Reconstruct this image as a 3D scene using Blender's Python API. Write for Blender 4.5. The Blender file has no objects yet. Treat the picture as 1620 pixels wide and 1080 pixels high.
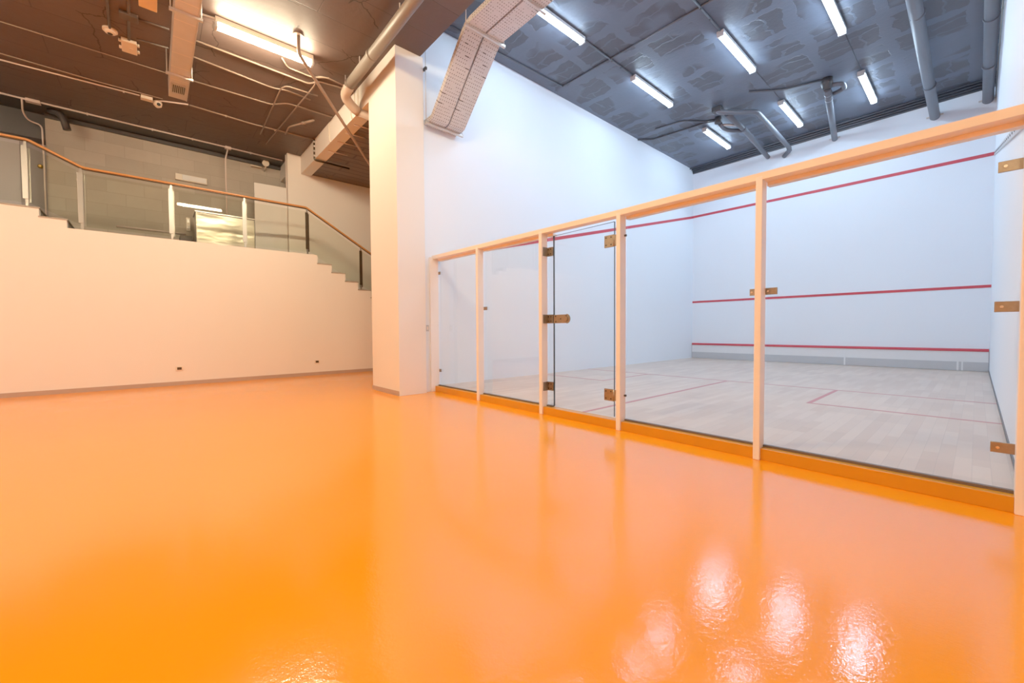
import bpy, bmesh, math, random
from mathutils import Vector, Matrix
random.seed(7)
COL = bpy.context.scene.collection
FZ = -0.095          # top of the orange floor; the court floor is z = 0
HW = 5.45            # lower dark ceiling
HC = 6.14            # court ceiling

# ------------------------------------------------------------------ helpers
def lin(r, g, b):
    f = lambda c: (c/255/12.92) if c/255 <= .04045 else ((c/255+.055)/1.055)**2.4
    return (f(r), f(g), f(b), 1)

class MB:
    def __init__(s): s.bm = bmesh.new(); s.uv = None
    def quad(s, a, b, c, d, mi=0):
        f = s.bm.faces.new([s.bm.verts.new(p) for p in (a, b, c, d)]); f.material_index = mi; return f
    def box(s, x0, x1, y0, y1, z0, z1, bev=0, mi=0):
        x0, x1 = min(x0, x1), max(x0, x1); y0, y1 = min(y0, y1), max(y0, y1); z0, z1 = min(z0, z1), max(z0, z1)
        v = [s.bm.verts.new((x, y, z)) for x in (x0, x1) for y in (y0, y1) for z in (z0, z1)]
        fs = []
        for q in ((0,1,3,2),(4,6,7,5),(0,4,5,1),(2,3,7,6),(0,2,6,4),(1,5,7,3)):
            f = s.bm.faces.new([v[i] for i in q]); f.material_index = mi; fs.append(f)
        if bev:
            es = list({e for f in fs for e in f.edges})
            r = bmesh.ops.bevel(s.bm, geom=es, offset=bev, segments=2, affect='EDGES', profile=.5)
            for f in r['faces']: f.material_index = mi
        return s
    def prism(s, poly, axis, a0, a1, mi=0):
        """poly: list of 2-d points in the two other axes (in order), extruded along axis"""
        def P(p, a):
            return {'x': (a, p[0], p[1]), 'y': (p[0], a, p[1]), 'z': (p[0], p[1], a)}[axis]
        A = [s.bm.verts.new(P(p, a0)) for p in poly]; B = [s.bm.verts.new(P(p, a1)) for p in poly]
        n = len(poly); fs = [s.bm.faces.new(A), s.bm.faces.new(B[::-1])]
        for i in range(n): fs.append(s.bm.faces.new((A[i], B[i], B[(i+1) % n], A[(i+1) % n])))
        for f in fs: f.material_index = mi
        return s
    def tube(s, pts, r, seg=12, caps=True, fillet=0, mi=0):
        P = [Vector(p) for p in pts]
        if fillet and len(P) > 2:
            Q = [P[0]]
            for i in range(1, len(P)-1):
                a, b, c = P[i-1], P[i], P[i+1]
                d1 = min(fillet, (a-b).length*.45); d2 = min(fillet, (c-b).length*.45)
                p1 = b+(a-b).normalized()*d1; p2 = b+(c-b).normalized()*d2
                for k in range(6):
                    t = k/5; Q.append(p1*(1-t)**2 + b*2*t*(1-t) + p2*t*t)
            Q.append(P[-1]); P = Q
        T = []
        for i in range(len(P)):
            a = P[max(i-1, 0)]; b = P[min(i+1, len(P)-1)]; T.append((b-a).normalized())
        n = T[0].orthogonal().normalized(); rings = []
        for i, p in enumerate(P):
            n = (n - T[i]*n.dot(T[i])).normalized(); b = T[i].cross(n)
            rr = r[min(len(r)-1, round(i*(len(r)-1)/(len(P)-1)))] if isinstance(r, (list, tuple)) else r
            rings.append([s.bm.verts.new(p+(n*math.cos(2*math.pi*k/seg)+b*math.sin(2*math.pi*k/seg))*rr) for k in range(seg)])
        for i in range(len(rings)-1):
            for k in range(seg):
                f = s.bm.faces.new((rings[i][k], rings[i][(k+1) % seg], rings[i+1][(k+1) % seg], rings[i+1][k])); f.smooth = True; f.material_index = mi
        if caps:
            s.bm.faces.new(rings[0][::-1]).material_index = mi; s.bm.faces.new(rings[-1]).material_index = mi
        return s
    def make(s, name, mat, parent=None, props=None):
        bmesh.ops.recalc_face_normals(s.bm, faces=s.bm.faces)
        me = bpy.data.meshes.new(name); s.bm.to_mesh(me); s.bm.free()
        for m in (mat if isinstance(mat, (list, tuple)) else [mat]): me.materials.append(m)
        o = bpy.data.objects.new(name, me); COL.objects.link(o)
        if parent is not None:
            o.parent = parent; o.matrix_parent_inverse = Matrix.Translation(root_loc(parent)).inverted()
        for k, v in (props or {}).items(): o[k] = v
        return o

def root_loc(o):
    return Vector(o.location) if o.type == 'EMPTY' else Vector((0, 0, 0))

def thing(name, label, cat, loc=(0, 0, 0), group=None):
    o = bpy.data.objects.new(name, None); COL.objects.link(o); o.location = loc; o.empty_display_size = .05
    o['label'] = label; o['category'] = cat
    if group: o['group'] = group
    return o
def tag(o, label, cat, group=None):
    o['label'] = label; o['category'] = cat
    if group: o['group'] = group
    return o
def struct(o): o['kind'] = 'structure'; return o
def dup(root, loc, label):
    r = root.copy(); COL.objects.link(r); r.location = loc; r['label'] = label
    for ch in list(root.children):
        c = ch.copy(); COL.objects.link(c); c.parent = r
        for g in list(ch.children):
            d = g.copy(); COL.objects.link(d); d.parent = c
    return r

# ------------------------------------------------------------------ materials
class NT:
    def __init__(s, name):
        s.m = bpy.data.materials.new(name); s.m.use_nodes = True; s.t = s.m.node_tree; s.t.nodes.clear()
        s.out = s.n('ShaderNodeOutputMaterial')
    def n(s, typ, **kw):
        nd = s.t.nodes.new(typ)
        for k, v in kw.items(): setattr(nd, k, v)
        return nd
    def l(s, a, b): s.t.links.new(a, b)
    def set(s, sock, v):
        if isinstance(v, bpy.types.NodeSocket): s.l(v, sock)
        else: sock.default_value = v
    def math(s, op, a, b=0.0, c=None):
        nd = s.n('ShaderNodeMath', operation=op); s.set(nd.inputs[0], a); s.set(nd.inputs[1], b)
        if c is not None: s.set(nd.inputs[2], c)
        return nd.outputs[0]
    def mix(s, fac, a, b):
        nd = s.n('ShaderNodeMix', data_type='RGBA'); s.set(nd.inputs[0], fac); s.set(nd.inputs[6], a); s.set(nd.inputs[7], b); return nd.outputs[2]
    def coord(s, kind='Object', scale=(1, 1, 1), rot=(0, 0, 0)):
        c = s.n('ShaderNodeTexCoord'); mp = s.n('ShaderNodeMapping'); s.l(c.outputs[kind], mp.inputs[0])
        mp.inputs['Scale'].default_value = scale; mp.inputs['Rotation'].default_value = rot; return mp.outputs[0]
    def noise(s, vec, scale, detail=4, rough=.55):
        nd = s.n('ShaderNodeTexNoise'); s.l(vec, nd.inputs['Vector']); nd.inputs['Scale'].default_value = scale
        nd.inputs['Detail'].default_value = detail; nd.inputs['Roughness'].default_value = rough; return nd.outputs['Fac']
    def ramp(s, fac, stops):
        nd = s.n('ShaderNodeValToRGB'); s.l(fac, nd.inputs[0]); e = nd.color_ramp.elements
        while len(e) < len(stops): e.new(.5)
        for el, (p, c) in zip(e, stops): el.position = p; el.color = c if len(c) == 4 else (*c, 1)
        return nd.outputs[0]
    def bsdf(s, color, rough=.5, metal=0, spec=.5, bump=None, bstr=.1, bdist=.01, **kw):
        p = s.n('ShaderNodeBsdfPrincipled'); s.set(p.inputs['Base Color'], color); s.set(p.inputs['Roughness'], rough)
        p.inputs['Metallic'].default_value = metal; p.inputs['Specular IOR Level'].default_value = spec
        for k, v in kw.items(): s.set(p.inputs[k.replace('_', ' ')], v)
        if bump is not None:
            b = s.n('ShaderNodeBump'); b.inputs['Strength'].default_value = bstr; b.inputs['Distance'].default_value = bdist
            s.l(bump, b.inputs['Height']); s.l(b.outputs[0], p.inputs['Normal'])
        s.l(p.outputs[0], s.out.inputs[0]); return p

def simple(name, rgb, rough=.5, metal=0, var=.06, scale=8, bump=.05, spec=.5, bdist=.004):
    t = NT(name); v = t.coord(); nz = t.noise(v, scale); c = Vector(rgb[:3])
    col = t.mix(nz, (*(c*(1-var)), 1), (*[min(1, x) for x in c*(1+var)], 1))
    t.bsdf(col, rough, metal, spec, bump=t.noise(v, scale*12, 2), bstr=bump, bdist=bdist); return t.m

def emissive(name, rgb, strength):
    t = NT(name); e = t.n('ShaderNodeEmission'); e.inputs[0].default_value = (*rgb, 1); e.inputs[1].default_value = strength
    t.l(e.outputs[0], t.out.inputs[0]); return t.m

def glass_mat(name, tint, refl=1.0):
    t = NT(name); tr = t.n('ShaderNodeBsdfTransparent'); tr.inputs[0].default_value = (*tint, 1)
    gl = t.n('ShaderNodeBsdfGlossy'); gl.inputs['Roughness'].default_value = .015; gl.inputs[0].default_value = (.95, 1, .98, 1)
    fr = t.n('ShaderNodeFresnel'); fr.inputs[0].default_value = 1.45
    mx = t.n('ShaderNodeMixShader'); t.l(t.math('MULTIPLY', fr.outputs[0], refl), mx.inputs[0])
    t.l(tr.outputs[0], mx.inputs[1]); t.l(gl.outputs[0], mx.inputs[2]); t.l(mx.outputs[0], t.out.inputs[0]); return t.m

def wall_paint(name, rgb, stain=.04):
    t = NT(name); v = t.coord(); n1 = t.noise(v, .7, 3); n2 = t.noise(v, 60, 2); c = Vector(rgb)
    col = t.mix(n1, (*(c*(1-stain)), 1), (*c, 1)); t.bsdf(col, .55, 0, .3, bump=n2, bstr=.06, bdist=.003); return t.m

M = {}
M['white'] = wall_paint('white_paint', (.80, .79, .79))
M['court_white'] = wall_paint('court_white_paint', (.80, .85, .92))
M['warm_white'] = wall_paint('warm_white_paint', (.82, .775, .72))
M['far_white'] = wall_paint('plain_far_paint', (.70, .67, .64))
M['lilac'] = wall_paint('lilac_grey_paint', (.56, .52, .54))
M['dark_door'] = wall_paint('dark_grey_door_paint', (.30, .27, .28))
M['wood_white'] = simple('cream_painted_timber', (.86, .80, .75), .38, var=.05, scale=5)
M['beam_wood'] = simple('pale_varnished_timber', (.86, .75, .62), .4, var=.06, scale=4)
M['sill'] = simple('orange_painted_sill', (.64, .255, .008), .3, var=.08, scale=6)
M['channel'] = simple('brown_glazing_channel', (.13, .085, .06), .5)
M['red'] = simple('red_line_paint', (.55, .035, .06), .5, var=.08)
M['red_wood'] = simple('faded_red_floor_line', (.52, .15, .15), .4, var=.2, scale=30)
M['grey_plate'] = simple('grey_tin_plate', (.47, .49, .52), .45, var=.04)
M['white_plate'] = simple('white_tin_plate', (.74, .75, .77), .4, var=.03)
M['brass'] = simple('worn_brass_steel', (.33, .265, .19), .36, .9, var=.25, scale=40)
M['screw'] = simple('bright_screw_metal', (.75, .62, .45), .25, 1)
M['dark_screw'] = simple('dark_screw_metal', (.08, .06, .05), .4, .5)
M['steel'] = simple('polished_stainless', (.46, .43, .39), .3, 1, var=.05)
M['galv'] = simple('galvanised_steel', (.62, .58, .54), .42, .55, var=.1, scale=14)
M['pipe_grey'] = simple('slate_grey_pipe', (.115, .125, .15), .42, 0, var=.1, scale=6)
M['pipe_brown'] = simple('taupe_drain_pipe', (.20, .165, .135), .45, var=.1, scale=5)
M['pipe_pale'] = simple('pale_pipe_elbow', (.48, .38, .31), .4)
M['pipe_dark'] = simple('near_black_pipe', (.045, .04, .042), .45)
M['conduit_brown'] = simple('brown_painted_conduit', (.27, .19, .145), .4, var=.1)
M['conduit_dark'] = simple('dark_painted_conduit', (.10, .075, .065), .5)
M['conduit_pale'] = simple('pale_conduit', (.68, .56, .51), .4)
M['conduit_court'] = simple('slate_painted_conduit', (.085, .09, .105), .45)
M['plastic'] = simple('cream_plastic', (.80, .70, .58), .4, var=.03)
M['black'] = simple('black_plastic', (.012, .012, .012), .4)
M['housing'] = simple('grey_light_housing', (.55, .55, .56), .4)
M['tread'] = simple('grey_stone_tread', (.34, .30, .25), .5, var=.12, scale=25)
M['skirting'] = simple('grey_pink_skirting', (.42, .31, .25), .45, var=.08)
M['bronze'] = simple('dark_bronze_metal', (.10, .075, .05), .35, .9)
M['orange_sign'] = simple('orange_sign_plastic', (.85, .62, .34), .4)
M['brass_knob'] = simple('gold_door_knob', (.75, .48, .12), .25, 1)
M['glass'] = glass_mat('clear_court_glass', (.975, .985, .985), .15)
M['glass_edge'] = simple('dark_glass_edge', (.06, .085, .10), .2)
M['rail_glass'] = glass_mat('grey_green_rail_glass', (.945, .955, .92), .35)
M['cool_tube'] = emissive('cool_white_diffuser', (.58, .785, 1.0), 72)
M['warm_tube'] = emissive('warm_white_diffuser', (1.0, .79, .51), 262)

def m_orange():
    t = NT('glossy_orange_epoxy'); v = t.coord(); n = t.noise(v, .45, 3)
    col = t.mix(n, lin(255, 145, 8), lin(255, 154, 14))
    h = t.math('ADD', t.math('MULTIPLY', t.noise(v, 48, 3), 1.0), t.math('MULTIPLY', t.noise(v, 130, 2), .4))
    r = t.ramp(t.noise(v, 1.4, 4), [(.3, (.085,)*3), (.75, (.15,)*3)])
    t.bsdf(col, r, 0, .55, bump=h, bstr=.15, bdist=.004); return t.m
M['orange'] = m_orange()

def m_parquet():
    t = NT('pale_maple_sprung_floor'); v = t.coord(rot=(0, 0, math.pi/2))
    b = t.n('ShaderNodeTexBrick', offset=.37, offset_frequency=2); t.l(v, b.inputs['Vector'])
    b.inputs['Color1'].default_value = (.62, .465, .37, 1); b.inputs['Color2'].default_value = (.71, .565, .465, 1); b.inputs['Mortar'].default_value = (.50, .39, .32, 1)
    b.inputs['Scale'].default_value = 1; b.inputs['Brick Width'].default_value = .62; b.inputs['Row Height'].default_value = .085
    b.inputs['Mortar Size'].default_value = .0012; b.inputs['Mortar Smooth'].default_value = .3
    b2 = t.n('ShaderNodeTexBrick', offset=.5); t.l(v, b2.inputs['Vector']); b2.inputs['Scale'].default_value = 1
    b2.inputs['Brick Width'].default_value = .55; b2.inputs['Row Height'].default_value = .34; b2.inputs['Mortar Size'].default_value = 0
    b2.inputs['Color1'].default_value = (.90, .88, .87, 1); b2.inputs['Color2'].default_value = (1.03, 1.02, 1.0, 1)
    mm = t.n('ShaderNodeMix', data_type='RGBA', blend_type='MULTIPLY'); mm.inputs[0].default_value = 1
    t.l(b.outputs[0], mm.inputs[6]); t.l(b2.outputs[0], mm.inputs[7])
    g = t.noise(t.coord(scale=(14, 1.2, 1)), 4, 5)
    col = t.mix(t.math('MULTIPLY', g, .18), mm.outputs[2], (.50, .40, .34, 1))
    t.bsdf(col, .33, 0, .4); return t.m
M['parquet'] = m_parquet()

def m_court_ceiling():
    t = NT('patchy_slate_block_ceiling'); c = t.coord(); nz = t.n('ShaderNodeTexNoise'); t.l(c, nz.inputs['Vector']); nz.inputs['Scale'].default_value = 3.2; nz.inputs['Detail'].default_value = 3
    sub = t.n('ShaderNodeVectorMath', operation='SUBTRACT'); t.l(nz.outputs['Color'], sub.inputs[0]); sub.inputs[1].default_value = (.5, .5, .5)
    sc = t.n('ShaderNodeVectorMath', operation='SCALE'); t.l(sub.outputs[0], sc.inputs[0]); sc.inputs['Scale'].default_value = .30
    ad = t.n('ShaderNodeVectorMath', operation='ADD'); t.l(c, ad.inputs[0]); t.l(sc.outputs[0], ad.inputs[1])
    def brick(w, h, mort, sm, off=.5):
        b = t.n('ShaderNodeTexBrick', offset=off); t.l(ad.outputs[0], b.inputs['Vector']); b.inputs['Scale'].default_value = 1
        b.inputs['Brick Width'].default_value = w; b.inputs['Row Height'].default_value = h; b.inputs['Mortar Size'].default_value = mort; b.inputs['Mortar Smooth'].default_value = sm
        return b
    b1 = brick(1.02, .80, .10, .1, .0); b2 = brick(.34, .80, .025, .5, .0); b3 = brick(1.02, .266, .02, .5, .5)
    n0 = t.noise(c, .9, 1); sel = t.ramp(n0, [(.49, (0, 0, 0)), (.51, (1, 1, 1))])
    subm = t.math('ADD', t.math('MULTIPLY', b2.outputs['Fac'], sel), t.math('MULTIPLY', b3.outputs['Fac'], t.math('SUBTRACT', 1.0, sel)))
    blk = t.math('MULTIPLY', t.math('SUBTRACT', 1.0, b1.outputs['Fac']), t.math('SUBTRACT', 1.0, t.math('MULTIPLY', subm, .7)))
    gate = t.ramp(t.noise(c, 1.25, 2, .4), [(.44, (.10, .10, .10)), (.50, (1, 1, 1))])
    mask = t.math('MULTIPLY', blk, gate)
    base = t.mix(t.noise(c, 1.1, 4), (.075, .092, .130, 1), (.130, .154, .208, 1))
    dark = t.mix(t.noise(c, 5, 4), (.043, .045, .056, 1), (.075, .076, .091, 1))
    col = t.mix(t.math('MULTIPLY', mask, .85), base, dark)
    t.bsdf(col, .42, 0, .4, bump=t.math('ADD', t.math('MULTIPLY', mask, -1.0), t.math('MULTIPLY', t.noise(c, 14, 5, .6), .7)), bstr=.3, bdist=.015); return t.m
M['court_ceiling'] = m_court_ceiling()

def m_warm_ceiling(name, a, b, w=3.0, h=.62, mortar=.008):
    t = NT(name); v = t.coord(rot=(0, 0, math.pi/2))
    br = t.n('ShaderNodeTexBrick', offset=.4); t.l(v, br.inputs['Vector']); br.inputs['Scale'].default_value = 1
    br.inputs['Brick Width'].default_value = w; br.inputs['Row Height'].default_value = h; br.inputs['Mortar Size'].default_value = mortar; br.inputs['Mortar Smooth'].default_value = .5
    br.inputs['Color1'].default_value = (*a, 1); br.inputs['Color2'].default_value = (*b, 1); br.inputs['Mortar'].default_value = (*[x*.5 for x in a], 1)
    n = t.noise(t.coord(), 2.2, 5); col = t.mix(t.math('MULTIPLY', n, .5), br.outputs[0], (*[x*.62 for x in a], 1))
    c0 = t.coord(); nz = t.n('ShaderNodeTexNoise'); t.l(c0, nz.inputs['Vector']); nz.inputs['Scale'].default_value = 4; nz.inputs['Detail'].default_value = 6
    vm = t.n('ShaderNodeVectorMath', operation='MULTIPLY_ADD'); t.l(nz.outputs['Color'], vm.inputs[0]); vm.inputs[1].default_value = (.22, .22, 0); t.l(c0, vm.inputs[2])
    vo = t.n('ShaderNodeTexVoronoi', feature='DISTANCE_TO_EDGE', voronoi_dimensions='2D'); t.l(vm.outputs[0], vo.inputs['Vector']); vo.inputs['Scale'].default_value = 1.1
    crack = t.math('MULTIPLY', t.math('LESS_THAN', vo.outputs['Distance'], .010), t.math('GREATER_THAN', t.noise(c0, 1.3, 2), .52))
    col = t.mix(t.math('MULTIPLY', crack, .85), col, (.03, .02, .016, 1))
    t.bsdf(col, .5, 0, .35, bump=t.math('SUBTRACT', t.noise(t.coord(), 9, 5), t.math('MULTIPLY', br.outputs['Fac'], .8)), bstr=.3, bdist=.012); return t.m
M['warm_ceiling'] = m_warm_ceiling('dark_brown_board_ceiling', (.112, .076, .066), (.13, .09, .077))
M['soffit'] = m_warm_ceiling('dark_brown_ribbed_soffit', (.14, .095, .08), (.18, .125, .105), 6, .24, .03)

def m_block():
    t = NT('grey_concrete_block'); v = t.coord()
    s = t.n('ShaderNodeSeparateXYZ'); t.l(v, s.inputs[0]); cb = t.n('ShaderNodeCombineXYZ')
    t.l(s.outputs[1], cb.inputs[0]); t.l(s.outputs[2], cb.inputs[1])
    br = t.n('ShaderNodeTexBrick', offset=.5); t.l(cb.outputs[0], br.inputs['Vector']); br.inputs['Scale'].default_value = 1
    br.inputs['Brick Width'].default_value = .62; br.inputs['Row Height'].default_value = .27; br.inputs['Mortar Size'].default_value = .006; br.inputs['Mortar Smooth'].default_value = .6
    br.inputs['Color1'].default_value = (.42, .37, .31, 1); br.inputs['Color2'].default_value = (.52, .46, .39, 1); br.inputs['Mortar'].default_value = (.38, .335, .28, 1)
    col = t.mix(t.math('MULTIPLY', t.noise(v, 3, 5), .55), br.outputs[0], (.33, .285, .235, 1))
    t.bsdf(col, .7, 0, .25, bump=t.noise(v, 22, 5), bstr=.25, bdist=.01); return t.m
M['block'] = m_block()

def m_tray():
    t = NT('perforated_galvanised_sheet'); uv = t.coord('UV'); s = t.n('ShaderNodeSeparateXYZ'); t.l(uv, s.inputs[0])
    def cell(sock, size): return t.math('SUBTRACT', t.math('FRACT', t.math('DIVIDE', sock, size)), .5)
    du = cell(s.outputs[0], .05); dv = cell(s.outputs[1], .0375)
    d = t.math('SQRT', t.math('ADD', t.math('MULTIPLY', du, du), t.math('MULTIPLY', dv, dv)))
    dots = t.math('MULTIPLY', t.math('LESS_THAN', d, .17), t.math('GREATER_THAN', t.noise(uv, 9, 1), .40))
    # short dark slots, across the run
    wn = t.n('ShaderNodeTexWhiteNoise', noise_dimensions='2D'); fl = t.n('ShaderNodeVectorMath', operation='FLOOR')
    dv2 = t.n('ShaderNodeVectorMath', operation='DIVIDE'); t.l(uv, dv2.inputs[0]); dv2.inputs[1].default_value = (.05, .075, 1); t.l(dv2.outputs[0], fl.inputs[0]); t.l(fl.outputs[0], wn.inputs['Vector'])
    slot = t.math('MULTIPLY', t.math('GREATER_THAN', wn.outputs['Value'], .92), t.math('LESS_THAN', t.math('ABSOLUTE', du), .13))
    slot = t.math('MULTIPLY', slot, t.math('GREATER_THAN', t.noise(uv, 2.6, 1), .50))
    hole = t.math('MAXIMUM', dots, slot)
    col = t.mix(hole, t.mix(t.noise(uv, 3, 4), (.56, .54, .53, 1), (.68, .65, .64, 1)), (.10, .075, .06, 1))
    t.bsdf(col, .45, .25, .4); return t.m
M['tray'] = m_tray()

def m_duct():
    t = NT('seamed_duct_steel'); v = t.coord(); s = t.n('ShaderNodeSeparateXYZ'); t.l(v, s.inputs[0])
    f = t.math('FRACT', t.math('DIVIDE', s.outputs[0], .42)); seam = t.math('LESS_THAN', f, .025)
    col = t.mix(seam, t.mix(t.noise(v, 5, 4), (.60, .55, .50, 1), (.70, .64, .59, 1)), (.85, .72, .60, 1))
    t.bsdf(col, .42, .35, .4, bump=seam, bstr=.3, bdist=.004); return t.m
M['duct'] = m_duct()

def m_brushed():
    t = NT('wavy_brushed_steel_front'); v = t.coord(scale=(1, .9, 2.4)); n = t.noise(v, 1.7, 2)
    col = t.mix(n, (.40, .36, .28, 1), (.50, .46, .37, 1)); t.bsdf(col, .32, 1, .5, bump=n, bstr=.5, bdist=.05); return t.m
M['brushed'] = m_brushed()

def m_handrail():
    t = NT('orange_brown_wood_rail'); v = t.coord(scale=(20, 1, 20)); n = t.noise(v, 4, 4)
    t.bsdf(t.mix(n, (.42, .17, .05, 1), (.62, .30, .11, 1)), .25, 0, .5); return t.m
M['handrail'] = m_handrail()

# ------------------------------------------------------------------ setting: floors
b = MB(); b.box(-4.35, 10, -9, .1, -.35, FZ); b.box(-5.35, -.2, .1, 5.5, -.35, FZ)
struct(b.make('floor', M['orange']))
b = MB(); b.box(0, 6.4, .1, 9.75, -.3, 0); fc = struct(b.make('floor_court', M['parquet']))
def fline(name, x0, x1, y0, y1): MB().box(x0, x1, y0, y1, -.002, .0012).make(name, M['red_wood'], fc)
fline('short_line', 0, 6.4, 4.235, 4.285); fline('half_court_line', 3.175, 3.225, .1, 4.235)
fline('service_box_line', 4.775, 4.825, 2.635, 4.235); fline('service_box_line', 4.825, 6.4, 2.635, 2.685)
fline('service_box_line', 1.575, 1.625, 2.635, 4.235); fline('service_box_line', 0, 1.575, 2.635, 2.685)

# ------------------------------------------------------------------ setting: court walls
wl = struct(MB().box(-.2, 0, -.2, 9.95, FZ, HC+.1).make('wall_left', M['court_white']))
wf = struct(MB().box(0, 6.4, 9.75, 9.95, -.3, HC+.1).make('wall_front', M['court_white']))
wr = struct(MB().box(6.4, 6.6, .085, 9.95, -.3, HC+.1).make('wall_right', M['court_white']))
MB().box(0, 6.4, 9.742, 9.751, 4.575, 4.645).make('outline_stripe', M['red'], wf, {'label': 'red out line high on the front wall'})
MB().box(0, 6.4, 9.742, 9.751, 1.80, 1.86).make('service_line_stripe', M['red'], wf, {'label': 'red service line across the front wall'})
b = MB(); b.prism([(9.75, 4.57), (9.75, 4.645), (0, 2.245), (0, 2.175)], 'x', -.001, .006); b.make('outline_stripe', M['red'], wl, {'label': 'red out line sloping down the side wall'})
b = MB(); b.prism([(9.75, 4.575), (9.75, 4.65), (.09, 2.20), (.09, 2.125)], 'x', 6.385, 6.401); st = b.make('outline_strip', M['grey_plate'], wr, {'label': 'bare grey metal out line strip with dark screws'})
for k in range(24):
    y = .5+k*.39; z = 2.165+(y-.09)*.2536; MB().tube([(6.381, y, z), (6.386, y, z)], .012, 8).make('screw', M['dark_screw'], st)
# scuff marks: dark skirting joint along the right wall
struct(MB().box(6.392, 6.4, .1, 9.70, 0, .035).make('baseboard_right', M['conduit_court']))
# right wall of the lobby side above the frame end and header over the lower ceiling edge
struct(MB().box(-.2, 6.6, -.45, 9.95, HC, HC+.2).make('ceiling_court', M['court_ceiling']))

# tin board
tin = thing('tin_board', 'low grey and white tin board with red top strip along the front wall', 'tin board', (3.2, 9.75, 0))
MB().box(.01, 6.39, 9.715, 9.748, .005, .20).make('lower_plate', M['grey_plate'], tin, {'label': 'grey lower plate'})
MB().box(.01, 6.39, 9.72, 9.748, .20, .43).make('upper_plate', M['white_plate'], tin, {'label': 'white upper plate'})
MB().prism([(9.748, .43), (9.705, .43), (9.705, .465), (9.72, .49), (9.748, .49)], 'x', .01, 6.39).make('top_strip', M['red'], tin, {'label': 'red top strip'})
for x, w in ((1.9, .03), (3.96, .035), (5.93, .03), (6.0, .025)):
    MB().box(x, x+w, 9.708, 9.722, .005, .43).make('joint_cover', M['white_plate'], tin)

# ------------------------------------------------------------------ setting: warm lobby
struct(MB().box(-7.2, 10.2, -9.2, -.25, HW, HC+.05).make('ceiling', M['warm_ceiling']))
struct(MB().box(-5.35, -.2, -.45, 5.6, 5.03, HW).make('ceiling_soffit', M['soffit']))
struct(MB().box(-5.35, -.96, -.69, -.45, 5.0, HW).make('beam_lobby', M['warm_white']))
pl = struct(MB().box(-.96, .095, -.69, -.2, FZ, HW).make('pillar', M['warm_white']))
struct(MB().box(-.97, .085, -.70, -.69, FZ, FZ+.075).make('baseboard_pillar', M['skirting']))
# stepped stair wall (plane x = -4.2), its edge follows the flight
prof = [(-9, FZ), (4.2, FZ)]
steps = []; y = -.66; z = 2.765
ups = [(-4.71, 2.765), (-5.03, 2.905), (-5.35, 3.05), (-5.67, 3.19)]
k = 0; yy = y; zz = z
down = []
while zz > FZ+.2 and yy < 4.1:
    down.append((yy, zz)); zz -= .1885; down.append((yy, zz)); yy += .322
down.append((yy, zz))
prof = [(yy, FZ)] + [(yy, zz)] + down[::-1][1:]
prof += [(-4.72, 2.765), (-4.72, 2.91), (-5.035, 2.91), (-5.035, 3.05), (-5.45, 3.05), (-5.45, 3.06), (-9, 3.06), (-9, FZ)]
struct(MB().prism(prof, 'x', -4.35, -4.2).make('wall_stair', M['warm_white']))
struct(MB().box(-4.2, -4.188, -9, 2.6, FZ, FZ+.075).make('baseboard_stair', M['skirting']))
# landing, stairs
lg = struct(MB().box(-6.9, -4.35, -4.72, -.66, 2.55, 2.755).make('floor_landing', M['tread']))
stairs = thing('staircase', 'grey stone steps stepping down behind the cream wall toward the pillar', 'stairs', (-4.8, .5, 1))
zz = 2.765-.1885; yy = -.66
while zz > FZ+.1:
    MB().box(-5.35, -4.19, yy-.012, yy+.325, zz-.022, zz+.004).make('tread', M['tread'], stairs)
    MB().box(-5.35, -4.36, yy+.30, yy+.322, zz-.19, zz-.03).make('riser', M['tread'], stairs)
    yy += .322; zz -= .1885
stairs2 = thing('staircase', 'two grey stone steps rising to the raised level before the block wall', 'stairs', (-4.8, -5, 2.8))
MB().box(-6.88, -4.19, -5.045, -4.705, 2.895, 2.916).make('tread', M['tread'], stairs2)
MB().box(-6.88, -4.19, -5.45, -5.025, 3.037, 3.060).make('tread', M['tread'], stairs2)
MB().box(-6.88, -4.36, -5.045, -4.72, 2.757, 2.895).make('riser', M['tread'], stairs2)
MB().box(-6.88, -4.36, -5.45, -5.045, 2.757, 3.037).make('riser', M['tread'], stairs2)
struct(MB().box(-6.9, -4.36, -9, -5.46, 2.76, 3.064).make('floor_upper', M['tread']))
# walls behind the stair
struct(MB().box(-6.9, -6.5, -5.21, -.2, 2.7, HW).make('wall_block', M['block']))
struct(MB().box(-7.2, -6.9, -9, -5.21, 2.7, 4.93).make('wall_recess', M['lilac']))
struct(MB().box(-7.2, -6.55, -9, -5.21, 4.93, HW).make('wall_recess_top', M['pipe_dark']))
struct(MB().box(-5.5, -5.35, -1.0, 5.6, FZ, HW).make('wall_landing', M['warm_white']))
struct(MB().box(-6.5, -5.5, -.25, -.1, 2.7, HW).make('wall_niche', M['block']))
struct(MB().box(-6.5, -5.5, -.92, -.75, 5.05, HW).make('beam_niche', M['far_white']))
struct(MB().box(-5.5, -.2, 5.5, 5.6, FZ, 5.1).make('wall_far', M['far_white']))
# walls behind the camera
struct(MB().box(-7.2, 10.2, -9.2, -9, FZ-.3, HW).make('wall_back', M['far_white']))
struct(MB().box(10, 10.2, -9, 0, FZ-.3, HW).make('wall_lobby_end', M['far_white']))
struct(MB().box(6.6, 10, -.12, .08, FZ-.3, HC).make('wall_lobby_side', M['white']))
# dark strip along the block wall top, then a dark board under the ceiling
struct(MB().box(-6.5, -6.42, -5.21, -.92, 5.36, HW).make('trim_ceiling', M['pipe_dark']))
struct(MB().box(-6.55, -5.99, -9, -.92, HW-.012, HW).make('ceiling_shade_band', M['pipe_dark']))  # near-black board stands in for the ceiling's gradual shade toward the wall

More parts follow.
